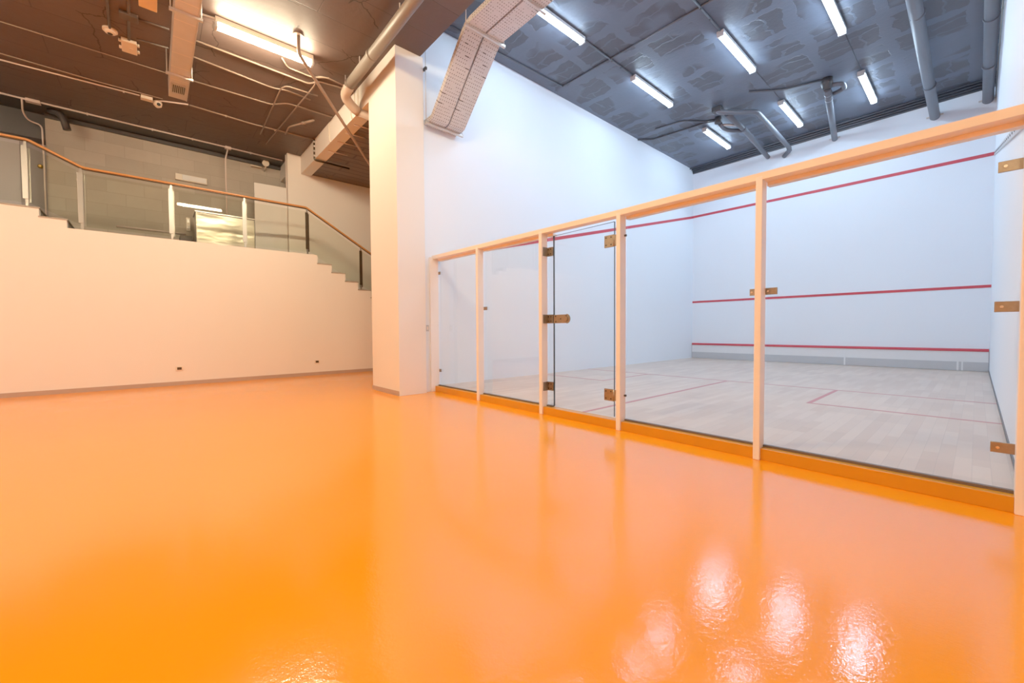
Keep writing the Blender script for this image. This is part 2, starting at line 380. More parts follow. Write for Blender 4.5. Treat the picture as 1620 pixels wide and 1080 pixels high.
# niche door leaf
dl = struct(MB().prism([(-5.36, -1.03), (-5.40, -1.03), (-5.46, -1.72), (-5.42, -1.72)], 'z', 2.765, 4.565).make('door_2', M['far_white']))
dl['label'] = 'plain pale door leaf standing open at the end of the landing'
dd = struct(MB().box(-6.9, -6.86, -5.62, -5.23, 3.066, 4.9).make('door_3', M['dark_door']))
kb = MB(); kb.tube([(-6.86, -5.33, 4.43), (-6.80, -5.33, 4.43)], .018, 10); kb.tube([(-6.80, -5.33, 4.43), (-6.77, -5.33, 4.43), (-6.73, -5.33, 4.43)], [.03, .045, .02], 12)
kb.make('door_knob', M['brass_knob'], dd)

# ------------------------------------------------------------------ glazed court partition
frame = thing('glazed_screen_frame', 'cream timber posts, top beam and orange sill framing the glass court wall', 'screen frame', (3.2, 0, FZ))
zb = lambda x: 2.192 + .045*max(0, (3.7-x)/3.7)
b = MB(); xs = [0, .9, 1.85, 2.8, 3.7, 5.0, 6.6]
for i in range(len(xs)-1):
    pass
b.prism([(x, zb(x)) for x in xs] + [(x, zb(x)-.056) for x in xs[::-1]], 'y', -.02, .085)
tb = b.make('top_beam', M['beam_wood'], frame)
posts = [(-.0, .04, -.075), (1.270, 1.322, -.022), (2.590, 2.641, -.022), (3.722, 3.773, -.022), (5.027, 5.075, -.022), (6.368, 6.45, -.022)]
for x0, x1, y0 in posts:
    MB().box(x0, x1, y0, .083, FZ, zb((x0+x1)/2)-.03, bev=.004).make('post', M['wood_white'], frame)
bays = [(.04, 1.270), (1.322, 2.590), (2.641, 3.722), (3.773, 5.027), (5.075, 6.368)]
for i, (x0, x1) in enumerate(bays):
    MB().box(x0, x1, .0, .1, FZ, -.002, bev=.003).make('sill', M['sill'], frame)
    gx1 = x1 if i != 2 else 2.735
    MB().box(x0, gx1, .062, .095, -.002, .016).make('glazing_channel', M['channel'], frame)
    zt = zb((x0+gx1)/2)-.056
    b = MB(); b.prism([(x0, zb(x0)-.056), (gx1, zb(gx1)-.056), (gx1, zb(gx1)-.085), (x0, zb(x0)-.085)], 'y', .085, .15); b.make('top_channel', M['beam_wood'], frame)

def glass_panel(name, label, x0, x1, z0, z1, door=False):
    t = thing(name, label, 'glass door' if door else 'glass panel', ((x0+x1)/2, .1, z0), None if door else 'fixed glass panels of the court wall')
    MB().box(x0, x1, .100, .112, z0, z1).make('glass_pane', M['glass'], t)
    return t
def edges(t, x0, x1, z0, z1, l=True, r=True, top=False):
    b = MB()
    if l: b.box(x0-.002, x0+.002, .099, .113, z0, z1)
    if r: b.box(x1-.002, x1+.002, .099, .113, z0, z1)
    if top: b.box(x0, x1, .099, .113, z1-.001, z1+.001)
    b.make('glass_edge', M['glass_edge'], t)
def clamp(t, x0, x1, z, h=.042, fold=None):
    b = MB(); b.box(x0, x1, .086, .0995, z-h/2, z+h/2, bev=.002)
    if fold: b.box(fold-.004, fold+.004, .01, .0995, z-h/2, z+h/2)
    c = b.make('clamp', M['brass'], t)
    s = MB(); s.tube([((x0+x1)/2-.02, .088, z), ((x0+x1)/2-.02, .080, z)], .008, 10); s.make('screw', M['screw'], c)
TOP = 2.16
p1 = glass_panel('glass_panel', 'fixed glass pane narrowest in view, between the pillar and the first cream post', .0405, 1.2695, .004, zb(.6)-.06)
p2 = glass_panel('glass_panel', 'fixed glass pane between the first and second cream posts from the pillar', 1.3225, 2.5895, .004, zb(2)-.06)
ps = glass_panel('glass_panel', 'slim fixed glass strip between the second cream post and the glass door', 2.6415, 2.728, .004, zb(2.7)-.06)
p4 = glass_panel('glass_panel', 'wide fixed glass pane just beyond the glass door hinges', 3.7735, 5.0265, .004, 2.134)
p5 = glass_panel('glass_panel', 'largest fixed glass pane in view, in the last bay before the side wall', 5.0755, 6.3675, .004, 2.134)
edges(ps, 2.6415, 2.728, .0, 2.14, l=False)
clamp(p1, .035, .09, 1.945, .05); clamp(p1, .035, .09, .262, .05)
clamp(p2, 1.315, 1.395, 1.283, .05)
clamp(p4, 4.955, 5.03, 1.262, .055)
clamp(p5, 5.07, 5.155, 1.262, .055)
for z in (1.895, 1.082, .252): clamp(p5, 6.275, 6.372, z, .062)
for z in (1.93, 1.095, .252):
    c = MB().box(2.6445, 2.727, .084, .0995, z-.055, z+.055, bev=.002).make('bracket', M['brass'], ps)
    MB().box(2.641, 2.648, .0, .084, z-.055, z+.055).make('wall_plate', M['brass'], c)
    for dz in (-.028, .028):
        for xx in (2.66, 2.70): MB().tube([(xx, .085, z+dz), (xx, .078, z+dz)], .008, 8).make('screw', M['dark_screw'], c)
door = glass_panel('door_1', 'frameless glass door with brass hinges and latch between two cream posts', 2.736, 3.618, .01, 2.118, True)
edges(door, 2.736, 3.618, .01, 2.118, top=True)
for z in (1.915, .245):
    h = MB().box(3.50, 3.62, .082, .0995, z-.065, z+.065, bev=.003).make('hinge', M['brass'], door)
    MB().box(3.622, 3.722, .088, .108, z-.06, z+.06, bev=.003).make('hinge_leaf', M['brass'], h)
    MB().tube([(3.621, .092, z-.065), (3.621, .092, z+.065)], .011, 12).make('knuckle', M['brass'], h)
    for dx in (3.525, 3.59):
        for dz in (-.04, .04): MB().tube([(dx, .083, z+dz), (dx, .077, z+dz)], .009, 8).make('screw', M['dark_screw'], h)
    MB().tube([(3.773, .06, z+.02), (3.793, .06, z+.02)], .012, 8).make('hinge_bolt', M['dark_screw'], door)
b = MB(); arc = [(2.745, 1.04), (2.945, 1.04)] + [(2.945+.058*math.cos(a), 1.092+.058*math.sin(a)) for a in [math.radians(-80+16*i) for i in range(11)]] + [(2.945, 1.144), (2.745, 1.144)]
b.prism(arc, 'y', .084, .0995); la = b.make('latch', M['brass'], door, {'label': 'brass latch plate with a round end'})
for x, z in ((2.78, 1.125), (2.78, 1.06), (2.86, 1.092), (2.95, 1.125)): MB().tube([(x, .085, z), (x, .078, z)], .009, 8).make('screw', M['dark_screw'], la)
MB().tube([(2.945, .085, 1.092), (2.945, .070, 1.092)], .03, 16).make('thumb_turn', M['brass'], la)

# ------------------------------------------------------------------ light fittings
def make_light(name, label, L, em, group):
    t = thing(name, label, 'ceiling light', (0, 0, 0), group)
    warm = em is M['warm_tube']
    MB().box(-.062, .062, -L/2, L/2, -.055, 0, bev=.006).make('housing', M['housing'], t) if not warm else MB().box(-.052, .052, -L/2, L/2, -.029, .055, bev=.006).make('housing', M['plastic'], t)
    hz = -.03 if warm else -.056
    b = MB(); b.prism([(-.054, hz)] + [(-.054*math.cos(math.radians(180*i/8)), -.060-.045*math.sin(math.radians(180*i/8))) for i in range(9)] + [(.054, hz)], 'y', -L/2+.03, L/2-.03)
    b.make('diffuser', em, t)
    for s in (-1, 1):
        e = MB(); e.box(-.058, .058, s*L/2-s*.03, s*L/2+s*.004, -.106, hz+.004, bev=.008); e.make('end_cap', M['housing'], t)
    return t
GC = 'cool white tube lights on the court ceiling'
cl = [((1.49, 1.43), 'tube light beside the perforated trays, nearest of its row to the glass wall'),
      ((1.49, 4.60), 'tube light middle of the row running along the plain side wall'),
      ((1.49, 7.91), 'tube light closest to the front wall corner, under the angled drain pipes'),
      ((3.18, 4.64), 'tube light in the centre row, upper of its two in view'),
      ((3.18, 7.96), 'tube light between the bent drain pipe and the straight valve pipe'),
      ((4.58, 4.66), 'tube light cut by the photo top, beside the long thick drain pipe'),
      ((4.58, 7.95), 'tube light between the valve pipe and the long thick drain pipe'),
      ((3.18, 1.43), 'tube light over the court just above the photo, in the centre row'),
      ((4.58, 1.43), 'tube light over the court just above the photo, beside the thick drain pipe')]
l0 = make_light('ceiling_light', 'cool white ' + cl[0][1], 1.57, M['cool_tube'], GC)
for i, ((x, y), lab) in enumerate(cl):
    zl = HC-.012
    if i == 0: l0.location = (x, y, zl)
    else: dup(l0, (x, y, zl), 'cool white ' + lab)
GWm = 'warm tube lights on the lobby ceiling'
w0 = make_light('ceiling_light', 'glowing warm white tube light crossed by the thin slanted brace', 1.30, M['warm_tube'], GWm)
w0.location = (-1.05, -2.23, HW-.06)
for x, y in ((3.4, -2.3), (-1.05, -8.0), (3.4, -8.0), (7.6, -8.2)):  # first inferred from a railing reflection; rear row added unseen to light the lobby
    dup(w0, (x, y, HW-.06), 'unseen warm white tube light on the lobby ceiling beyond the photo')

# ------------------------------------------------------------------ conduits and pipes
def run(name, label, cat, pts, r, mat, fillet=.06, group=None, clips=()):
    if not clips:
        o = MB().tube(pts, r, 10, fillet=fillet).make(name, mat); return tag(o, label, cat, group)
    t = thing(name, label, cat, pts[0], group)
    MB().tube(pts, r, 10, fillet=fillet).make('tube', mat, t)
    for c in clips: MB().box(c[0]-.012, c[0]+.012, c[1]-.012, c[1]+.012, c[2]-r-.012, c[2]+r+.012).make('clip', mat, t)
    return t
zc = HW-.018
cd, cb_, cp = M['conduit_dark'], M['conduit_brown'], M['conduit_pale']
GL = 'thin conduits on the lobby ceiling'
def lobby(label, pts, r=.012, mat=cb_, fillet=.08, clips=(), z=None):
    z = HW-r-.001 if z is None else z
    return run('conduit', label, 'conduit', [(x, y, z) for x, y in pts], r, mat, fillet, GL, [(x, y, z) for x, y in clips])
lobby('thin conduit from the duct end to the warm tube light', [(-1.10, -3.09), (-1.06, -2.86)], .014, cp)
lobby('thin conduit from the warm tube light end, hooking toward the slanted brace', [(-1.40, -1.95), (-1.60, -1.83), (-1.62, -1.42), (-1.45, -1.2)])
lobby('brown ceiling conduit nearest the warm tube light, running to the beam', [(-1.80, -3.08), (-1.86, -1.42), (-1.66, -1.30), (-1.58, -.72)], .014)
lobby('wavy brown ceiling conduit second from the warm tube light', [(-2.29, -3.08), (-2.43, -1.90), (-2.35, -1.66), (-2.40, -1.25)], .014)
lobby('brown ceiling conduit with a bend before the sprayed pipe stub', [(-3.11, -3.08), (-3.07, -1.78), (-2.81, -1.56), (-2.79, -.72)], .014)
lobby('brown ceiling conduit farthest from the tube light, ending at the beam pipe', [(-4.14, -3.0), (-4.20, -1.92), (-4.14, -1.2), (-4.12, -.72)], .015, clips=((-4.17, -2.4), (-4.19, -1.5)))
lobby('hairline dark conduit passing just before the duct grille', [(-3.16, -5.4), (-3.137, -3.35)], .008)
lobby('hairline dark conduit above the pink conduit', [(-4.20, -5.7), (-4.26, -4.24), (-4.22, -3.40)], .009)
lobby('slim pink-lit conduit leading to the white junction box by the camera', [(-4.46, -5.7), (-4.33, -3.73)], .014, cp, clips=((-4.345, -3.95),))
lobby('brown conduit running from the security camera toward the duct end', [(-4.36, -3.5), (-4.30, -3.38), (-4.14, -3.02)], .013, cp)
lobby('conduit looping across the ceiling from the near wavy run', [(-4.55, -1.72), (-2.30, -1.78), (-2.14, -1.72), (-2.11, -1.2)], .012, z=HW-.043)
lobby('long cross conduit running parallel to the beam', [(-5.04, -1.53), (-1.80, -1.34), (-1.50, -1.40), (-1.41, -1.25), (-1.47, -.80)], .012, z=HW-.043)
lobby('dark conduit dropping from the smoke detector line', [(-2.30, -4.02), (-1.0, -4.0)], .017, cd)
lobby('dark conduit feeding the lugged white box', [(-2.50, -3.82), (-1.0, -3.78)], .017, cd)
lobby('short dark conduit between the grey box and the duct', [(-1.80, -3.72), (-1.77, -3.36)], .012, cd)
lobby('dark conduit between the lugged box and the duct', [(-2.36, -3.73), (-2.30, -3.36)], .012, cd)
tag(MB().box(-1.86, -1.72, -3.90, -3.70, HW-.06, HW-.001, bev=.008).make('junction_box', cd), 'dark painted junction box on the lobby ceiling above the lugged box', 'junction box')
# pale conduit across the ceiling before the block wall, with boxes and drops
zz = HW-.02; xw = -5.90
cdp = [(-y, 0) for y in (1,)]
pc = [(xw, -5.75, zz), (xw, -.99, zz)]
run('conduit', 'long pale conduit along the top of the block wall between two boxes', 'conduit', pc, .017, cp, 0, GL, [(xw, y, zz) for y in (-4.55, -3.55, -2.85, -1.7)])
def jbox(label, x, y, z, sx, sy, sz=.05, mat=cp):
    t = thing('junction_box', label, 'junction box', (x, y, z)); MB().box(x-sx/2, x+sx/2, y-sy/2, y+sy/2, z-sz, z, bev=.006).make('body', mat, t)
    MB().box(x-sx/2-.004, x+sx/2+.004, y-sy/2-.004, y+sy/2+.004, z-sz-.008, z-sz+.002, bev=.002).make('lid', mat, t); return t
jbox('pale junction box where the conduit bends down beside the dark recess', xw, -5.28, HW-.002, .10, .19)
jbox('pale square box at the top of the vertical drop to the cabinet', xw, -2.17, HW-.002, .09, .12)
jbox('white junction box beside the round security camera', -4.33, -3.63, HW-.002, .10, .17, .06, M['plastic'])
run('conduit', 'pale conduit dropping straight from the square box to the steel cabinet', 'conduit', [(xw, -2.17, HW-.05), (xw, -2.225, 5.15), (xw, -2.225, 3.692)], .016, cp, .06)
run('conduit', 'pale conduit curving from the box round into the dark recess', 'conduit', [(xw, -5.42, HW-.03), (-6.2, -5.46, 5.28), (-6.40, -5.42, 5.20), (-6.44, -5.245, 5.18), (-6.44, -5.235, 4.5), (-6.44, -5.235, 3.1)], .014, cp, .09)
tag(MB().tube([(-6.2, -5.10, 5.44), (-6.1, -4.92, 5.36), (-6.1, -4.86, 5.08)], .062, 16, fillet=.14).make('drain_pipe', M['pipe_dark']), 'short near-black elbow pipe hanging over the top of the block wall', 'pipe')

# detectors
t = thing('smoke_detector', 'round cream smoke detector on the dark lobby ceiling', 'smoke detector', (-2.36, -4.02, HW))
MB().tube([(-2.36, -4.02, HW), (-2.36, -4.02, HW-.03)], .085, 24).make('base', M['plastic'], t)
MB().tube([(-2.36, -4.02, HW-.03), (-2.36, -4.02, HW-.055), (-2.36, -4.02, HW-.065)], [.07, .06, .035], 24).make('cover', M['plastic'], t)
MB().tube([(-2.36, -4.02, HW-.064), (-2.36, -4.02, HW-.070)], .03, 16).make('sensor', M['black'], t)
t = thing('connection_box', 'cream square connection box with side lugs on the lobby ceiling', 'connection box', (-2.60, -3.82, HW))
MB().box(-2.78, -2.44, -3.91, -3.73, HW-.06, HW-.001, bev=.01).make('body', M['plastic'], t)
MB().tube([(-2.62, -3.80, HW-.06), (-2.62, -3.80, HW-.068)], .025, 14).make('cap', M['plastic'], t)
for sx in (-2.71, -2.51):
    for sy in (-3.925, -3.715): MB().tube([(sx, sy, HW-.05), (sx, sy, HW-.01)], .016, 10).make('lug', M['plastic'], t)
t = thing('security_camera', 'small white round security camera beside a white junction box', 'camera', (-4.42, -3.47, HW))
MB().tube([(-4.42, -3.47, HW), (-4.42, -3.47, HW-.03), (-4.41, -3.475, HW-.08), (-4.40, -3.48, HW-.115)], [.06, .07, .065, .03], 18).make('housing', M['plastic'], t)
MB().tube([(-4.375, -3.465, HW-.07), (-4.34, -3.455, HW-.085)], .028, 14).make('lens', M['black'], t)
tag(MB().box(-1.38, -1.0, -3.69, -3.50, HW-.07, HW-.001, bev=.008).make('ceiling_plate', M['orange_sign']), 'orange lit rectangular plate cut by the photo top beside the duct', 'plate')
t = thing('flood_light', 'small pale floodlight on a bracket at the block wall top', 'floodlight', (-6.3, -1.3, 5.3))
MB().tube([(-6.5, -1.30, 5.26), (-6.34, -1.30, 5.28), (-6.30, -1.30, 5.36)], .018, 8, fillet=.03).make('bracket', M['plastic'], t)
MB().tube([(-6.36, -1.31, 5.395), (-6.28, -1.31, 5.385), (-6.21, -1.31, 5.375)], [.05, .075, .08], 16).make('lamp_head', M['plastic'], t)
MB().tube([(-6.40, -1.62, 5.30), (-6.40, -1.38, 5.30)], .02, 8).make('arm', M['plastic'], t)

# left ventilation duct
t = thing('ventilation_duct', 'square galvanised ventilation duct with slotted grille near its blunt end', 'duct', (-1.5, -3.22, 5.1))
MB().box(-3.20, 1.6, -3.345, -3.105, 5.08, 5.37, bev=.004).make('duct_body', M['duct'], t)
g = MB().box(-2.99, -2.62, -3.325, -3.135, 5.068, 5.080, bev=.002).make('grille', M['galv'], t)
for i in range(7): y = -3.30+i*.024; MB().box(-2.94, -2.68, y, y+.011, 5.060, 5.069).make('slot', M['black'], g)
for x in (-2.33, -.62):
    h = MB().box(x-.02, x+.02, -3.40, -3.055, 5.045, 5.078).make('support_channel', M['galv'], t)
    for y in (-3.385, -3.07): MB().tube([(x, y, 5.05), (x, y, HW)], .007, 8).make('hanger_rod', M['galv'], h)
MB().box(-3.2, 1.6, -3.105, -3.092, 5.075, 5.095).make('edge_flange', M['galv'], t)

# large taupe drain under the lobby ceiling
t = thing('drain_pipe', 'thick taupe drain pipe sloping under the lobby ceiling past the pillar top', 'pipe', (0, -1, 5.2))
MB().tube([(3.4, -1.0, 5.285), (-1.02, -1.0, 5.193)], .082, 24).make('pipe_run', M['pipe_brown'], t)
for x in (2.1, -.05, -.98): MB().tube([(x-.03, -1.0, 5.224+.02*x), (x+.03, -1.0, 5.224+.0208*x)], .092, 24).make('coupling', M['pipe_brown'], t)
MB().tube([(-1.0, -1.0, 5.19), (-1.28, -1.0, 5.12), (-1.33, -.83, 5.00), (-1.33, -.72, 4.955)], .083, 20, fillet=.12).make('elbow', M['pipe_pale'], t, {'label': 'pale pinkish elbow'})
MB().tube([(-1.33, -.74, 4.955), (-1.36, 1.4, 4.88)], .07, 20).make('pipe_branch', M['pipe_pale'], t)
for x in (.9, -.55, -1.2): MB().tube([(x, -1.0, 5.2), (x, -1.0, HW)], .009, 8).make('hanger_rod', cp, t)
t = thing('slanted_brace', 'thin dark steel brace slanting from a ceiling bracket down behind the pillar', 'brace', (-.664, -1.886, HW))
MB().tube([(-.664, -1.886, HW-.01), (-.664, -1.886, 5.17), (-1.864, -.30, 4.262), (-5.36, 4.32, 1.617)], .025, 12, fillet=.06).make('brace_tube', M['conduit_brown'], t)
MB().tube([(-.664, -1.886, HW), (-.664, -1.886, HW-.02)], .075, 18).make('ceiling_flange', M['conduit_brown'], t)

# small pipes on the beam
GB = 'thin conduits fixed to the beam'
t = thing('beam_pipe', 'dark chain-like pipe dropping down the beam face near its far end', 'pipe', (-4.2, -.7, 5.2))
MB().tube([(-4.12, -.705, 5.44), (-4.12, -.705, 4.99), (-4.12, -.68, 4.965), (-4.12, .1, 4.965)], .022, 10, fillet=.03).make('tube', M['bronze'], t)
for z in (5.38, 5.28, 5.17, 5.06): MB().tube([(-4.12, -.705, z-.02), (-4.12, -.705, z+.02)], .03, 10).make('collar', M['galv'], t)
for x, lab in ((-3.05, 'thin pale conduit hanging down the middle of the beam face'), (-1.78, 'thin pale conduit on the beam face below the pale elbow'), (-1.60, 'thin pale conduit on the beam face between its neighbours below the elbow'), (-1.42, 'thin pale conduit on the beam face closest to the pillar')):
    run('conduit', lab, 'conduit', [(x, -.70, 5.43), (x, -.70, 5.08), (x+.05, -.70, 5.01)], .010, M['plastic'], .03, GB)
for i, (x, lab) in enumerate(((-3.45, 'short pale conduit stub under the beam near its far end'), (-2.85, 'short pale conduit stub under the beam behind the slanted brace'), (-2.35, 'short pale conduit stub under the beam right of the brace'), (-1.9, 'short pale conduit stub under the beam close to the drain'))):
    run('conduit', lab, 'conduit', [(x, -.6, 4.985), (x-.02, -.18, 5.01)], .012, cp, 0, GB)
t = thing('sprayed_pipe_stub', 'crooked paint-sprayed pipe stub joining the far ceiling conduit', 'pipe', (-3.4, -1.2, HW))
MB().tube([(-4.17, -1.30, HW-.05), (-3.75, -1.32, HW-.05), (-3.35, -1.12, HW-.05), (-3.15, -.98, HW-.02)], [.014, .016, .02, .026], 10, fillet=.08).make('tube', cb_, t)
MB().tube([(-3.40, -1.15, HW-.05), (-3.33, -1.11, HW-.05)], .032, 10).make('collar', cb_, t)
t = thing('wall_spot', 'small pale fitting on the hidden pillar side under the soffit', 'fitting', (-1.0, -.5, 4.4))
MB().tube([(-.96, -.62, 4.36), (-1.0, -.62, 4.36), (-1.05, -.62, 4.34)], [.03, .045, .02], 12).make('cap', M['plastic'], t)
# pipe at niche corner
run('conduit', 'vertical pale conduit on the corner of the white landing wall', 'conduit', [(-5.40, -1.02, 5.40), (-5.40, -1.02, 2.78)], .018, cp, 0)

# ------------------------------------------------------------------ landing items
t = thing('wall_light', 'slim white light fitting on the block wall above the handrail', 'wall light', (-6.46, -2.85, 4.6))
MB().box(-6.498, -6.42, -3.16, -2.55, 4.585, 4.735, bev=.012).make('housing', M['plastic'], t)
MB().box(-6.42, -6.408, -3.03, -2.57, 4.605, 4.72, bev=.004).make('diffuser', M['white'], t)
t = thing('steel_cabinet', 'stainless steel cabinet with wavy reflections behind the landing railing', 'cabinet', (-5.7, -2.3, 2.76))
MB().box(-6.05, -5.46, -2.86, -1.72, 2.757, 3.66, bev=.006).make('carcass', M['steel'], t)
MB().box(-5.46, -5.445, -2.85, -1.73, 2.80, 3.64, bev=.004).make('front_panel', M['brushed'], t)
MB().box(-6.07, -5.435, -2.875, -1.705, 3.66, 3.69, bev=.004).make('top', M['steel'], t)
t = thing('wall_socket', 'tall white double socket on the block wall beside the steel cabinet', 'socket', (-6.48, -2.9, 3.5))
MB().box(-6.498, -6.46, -2.98, -2.90, 3.40, 3.72, bev=.006).make('plate', M['plastic'], t)
for z in (3.48, 3.64): MB().box(-6.46, -6.452, -2.965, -2.915, z-.04, z+.04, bev=.003).make('outlet', M['galv'], t)
run('trunking', 'pale horizontal pipe low on the block wall beside the steel cabinet', 'pipe', [(-6.481, -4.2, 3.32), (-6.481, -2.99, 3.32)], .02, cp, 0)
tag(MB().box(-6.5, -6.1, -3.12, -2.89, 2.757, 3.22, bev=.01).make('bin', M['conduit_dark']), 'low dark brown bin beside the steel cabinet', 'bin')

# floor sockets on the stair wall
def sock(label, y, z):
    t = thing('power_socket', label, 'socket', (-4.2, y, z))
    MB().box(-4.2, -4.186, y-.06, y+.06, z-.042, z+.042, bev=.004).make('plate', M['plastic'], t)
    MB().box(-4.186, -4.182, y-.035, y+.035, z-.025, z+.025, bev=.002).make('outlet', M['bronze'], t)
sock('small cream power socket low on the stair wall under the middle of the railing', -3.27, .235)
sock('small cream power socket low on the stair wall closer to the pillar', -.715, .225)
t = thing('light_switch', 'small grey switch beside the pillar on the court wall end', 'switch', (0, -.13, 1.0))
MB().box(0, .012, -.155, -.095, .945, 1.05, bev=.003).make('plate', M['grey_plate'], t)
MB().box(.012, .017, -.14, -.11, .97, 1.025, bev=.002).make('rocker', M['plastic'], t)

# ------------------------------------------------------------------ landing balustrade
rail = thing('stair_railing', 'glass balustrade with steel posts and orange-brown wooden handrail along the landing', 'railing', (-4.25, -2, 2.76))
rp = [(-9, 4.17), (-5.138, 4.165), (-4.51, 3.865), (-.87, 3.865), (.667, 2.965), (3.3, 1.423)]
xr = -4.26
MB().tube([(xr, y, z) for y, z in rp], .021, 14, fillet=.04).make('handrail', M['handrail'], rail, {'label': 'orange-brown rounded wooden handrail'})
MB().tube([(xr, y, z-.03) for y, z in rp], .014, 8, fillet=.04).make('rail_channel', M['bronze'], rail)
def zr(y):
    for (a, za), (c, zc_) in zip(rp, rp[1:]):
        if a <= y <= c: return za+(zc_-za)*(y-a)/(c-a)
def base(y):
    if y < -5.035: return 3.06
    if y < -4.72: return 2.91
    if y < -.66: return 2.765
    return 2.765-.1885*(int((y+.66)/.322)+1)
pys = [-7.6, -6.38, -5.167, -4.538, -3.316, -2.103, -.857, .403, 1.66, 2.9]
for y in pys:
    zb0 = base(y); zt = zr(y)-.035
    p = MB().box(xr-.011, xr+.011, y-.016, y+.016, zb0, zt).make('post', M['steel'], rail)
    warm = M['bronze'] if y > -1 else M['steel']
    for dx, dy, d0, d1 in ((.022, -.012, .12, .08), (-.022, .014, .07, .10)):
        MB().box(xr+dx-.006, xr+dx+.006, y+dy-.032, y+dy+.032, zb0+d0, zt-d1, bev=.002).make('flat_bar', warm, p)
for a, c in zip(pys, pys[1:]):
    ya, yc = a+.03, c-.03
    za, zc2 = zr(ya)-.10, zr(yc)-.10
    lo = max(base(ya), base(yc))
    if a >= -.9: low = [(ya, za-.88), (yc, zc2-.88)]
    elif a < -4.6 and a > -5.3: low = [(ya, 3.06+.06), (yc, 2.765+.10)]
    else: low = [(ya, lo+.06), (yc, lo+.06)]
    if a >= -.9: low = [(ya, max(base(ya)+.03, low[0][1])), (yc, base(yc)+.06)]
    MB().prism(low + [(yc, zc2), (ya, za)], 'x', xr-.005, xr+.005).make('glass_infill', M['rail_glass'], rail)

# ------------------------------------------------------------------ perforated cable trays
def tray(label, y0, y1):
    t = thing('cable_tray', label, 'cable tray', (.6, (y0+y1)/2, 4.4), 'perforated cable trays')
    path = [(.003, 4.42), (.20, 4.42), (.27, 4.435), (.33, 4.49), (1.16, 5.30), (1.24, 5.365), (1.33, 5.385), (3.6, 5.385)]
    def sheet(name, pa, pb, mat):
        bm = bmesh.new(); uvl = bm.loops.layers.uv.new('UVMap'); s = 0; prev = None; L = 0
        w = (Vector(pa(path[0]))-Vector(pb(path[0]))).length
        for i, p in enumerate(path):
            if i: L += math.hypot(p[0]-path[i-1][0], p[1]-path[i-1][1])
            cur = (bm.verts.new(pa(p)), bm.verts.new(pb(p)), L)
            if prev:
                f = bm.faces.new((prev[0], cur[0], cur[1], prev[1]))
                for lp, uv in zip(f.loops, ((prev[2], 0), (cur[2], 0), (cur[2], w), (prev[2], w))): lp[uvl].uv = uv
            prev = cur
        me = bpy.data.meshes.new(name); bm.to_mesh(me); bm.free(); me.materials.append(mat)
        o = bpy.data.objects.new(name, me); COL.objects.link(o); o.parent = t; o.matrix_parent_inverse = Matrix.Translation(t.location).inverted()
        sd = o.modifiers.new('t', 'SOLIDIFY'); sd.thickness = .003; return o
    sheet('bottom_sheet', lambda p: (p[0], y0, p[1]), lambda p: (p[0], y1, p[1]), M['tray'])
    up = lambda p: {0: (0, .075)}.get(0)
    nrm = []
    for i in range(len(path)):
        a = path[max(i-1, 0)]; c = path[min(i+1, len(path)-1)]; d = Vector((c[0]-a[0], c[1]-a[1])).normalized(); nrm.append((-d.y*.075, d.x*.075))
    for yy in (y0, y1):
        sheet('side_flange', lambda p, yy=yy: (p[0], yy, p[1]), lambda p, yy=yy: (p[0]+nrm[path.index(p)][0], yy, p[1]+nrm[path.index(p)][1]), M['tray'])
    return t
tray('bent perforated metal cable tray closer to the pillar', -.135, .168)
tray('bent perforated metal cable tray farther from the pillar', .200, .498)
def strut(label, x, z, y1=.57):
    t = thing('support_rail', label, 'support rail', (x, .2, z), 'steel rails under the cable trays')
    MB().box(x-.02, x+.02, -.18, y1, z-.042, z-.004, bev=.003).make('channel', M['galv'], t)
    for y in (-.165, y1-.02): MB().tube([(x, y, z-.05), (x, y, (HW+.7 if y > -.1 else HC))], .006, 8).make('hanger_rod', M['galv'], t)
strut('steel rail under the lower bend of the cable trays', .12, 4.42)
strut('steel rail under the upper bend of the cable trays', 1.28, 5.38)
strut('steel rail under the cable trays beside the first cool tube light', 2.16, 5.385)
t = thing('rod_bracket', 'small orange-tipped bracket on the hanger rod beside the pillar top', 'bracket', (.1, -.16, 5.3))
MB().box(.06, .15, -.185, -.15, 5.26, 5.30, bev=.004).make('clip', M['dark_screw'], t)
MB().tube([(.06, -.168, 5.27), (.03, -.168, 5.27)], .014, 10).make('cap', M['orange_sign'], t)

# ------------------------------------------------------------------ court ceiling services
def pipe(label, segs, r, mat=None, collars=(), name='drain_pipe', fillet=.12, brackets=()):
    mat = mat or M['pipe_grey']; t = thing(name, label, 'pipe', segs[0])
    MB().tube(segs, r, 20, fillet=fillet).make('pipe_run', mat, t)
    for a, c in collars: MB().tube([a, c], r*1.13, 20).make('collar', mat, t)
    for p in brackets:
        b = MB(); b.box(p[0]-r-.05, min(6.39, p[0]+r+.05), p[1]-.012, p[1]+.012, p[2]-.012, p[2]+.012); b.make('wall_bracket', M['galv'], t)
    return t
pipe('long thick slate drain pipe running to the front wall near the side wall', [(5.52, .2, 5.85), (5.50, 9.74, 5.72)], .085, collars=[((5.515, 5.3, 5.79), (5.515, 5.36, 5.79)), ((5.507, 8.0, 5.743), (5.507, 8.05, 5.743))], brackets=[(5.5, 9.70, 5.72)])
pipe('slate drain pipe tucked in the corner against the side wall', [(6.27, .2, 5.93), (6.28, 9.74, 5.76)], .082, collars=[((6.275, 6.3, 5.825), (6.275, 6.35, 5.825)), ((6.272, 8.0, 5.79), (6.272, 8.05, 5.79))], brackets=[(6.28, 9.70, 5.76)])
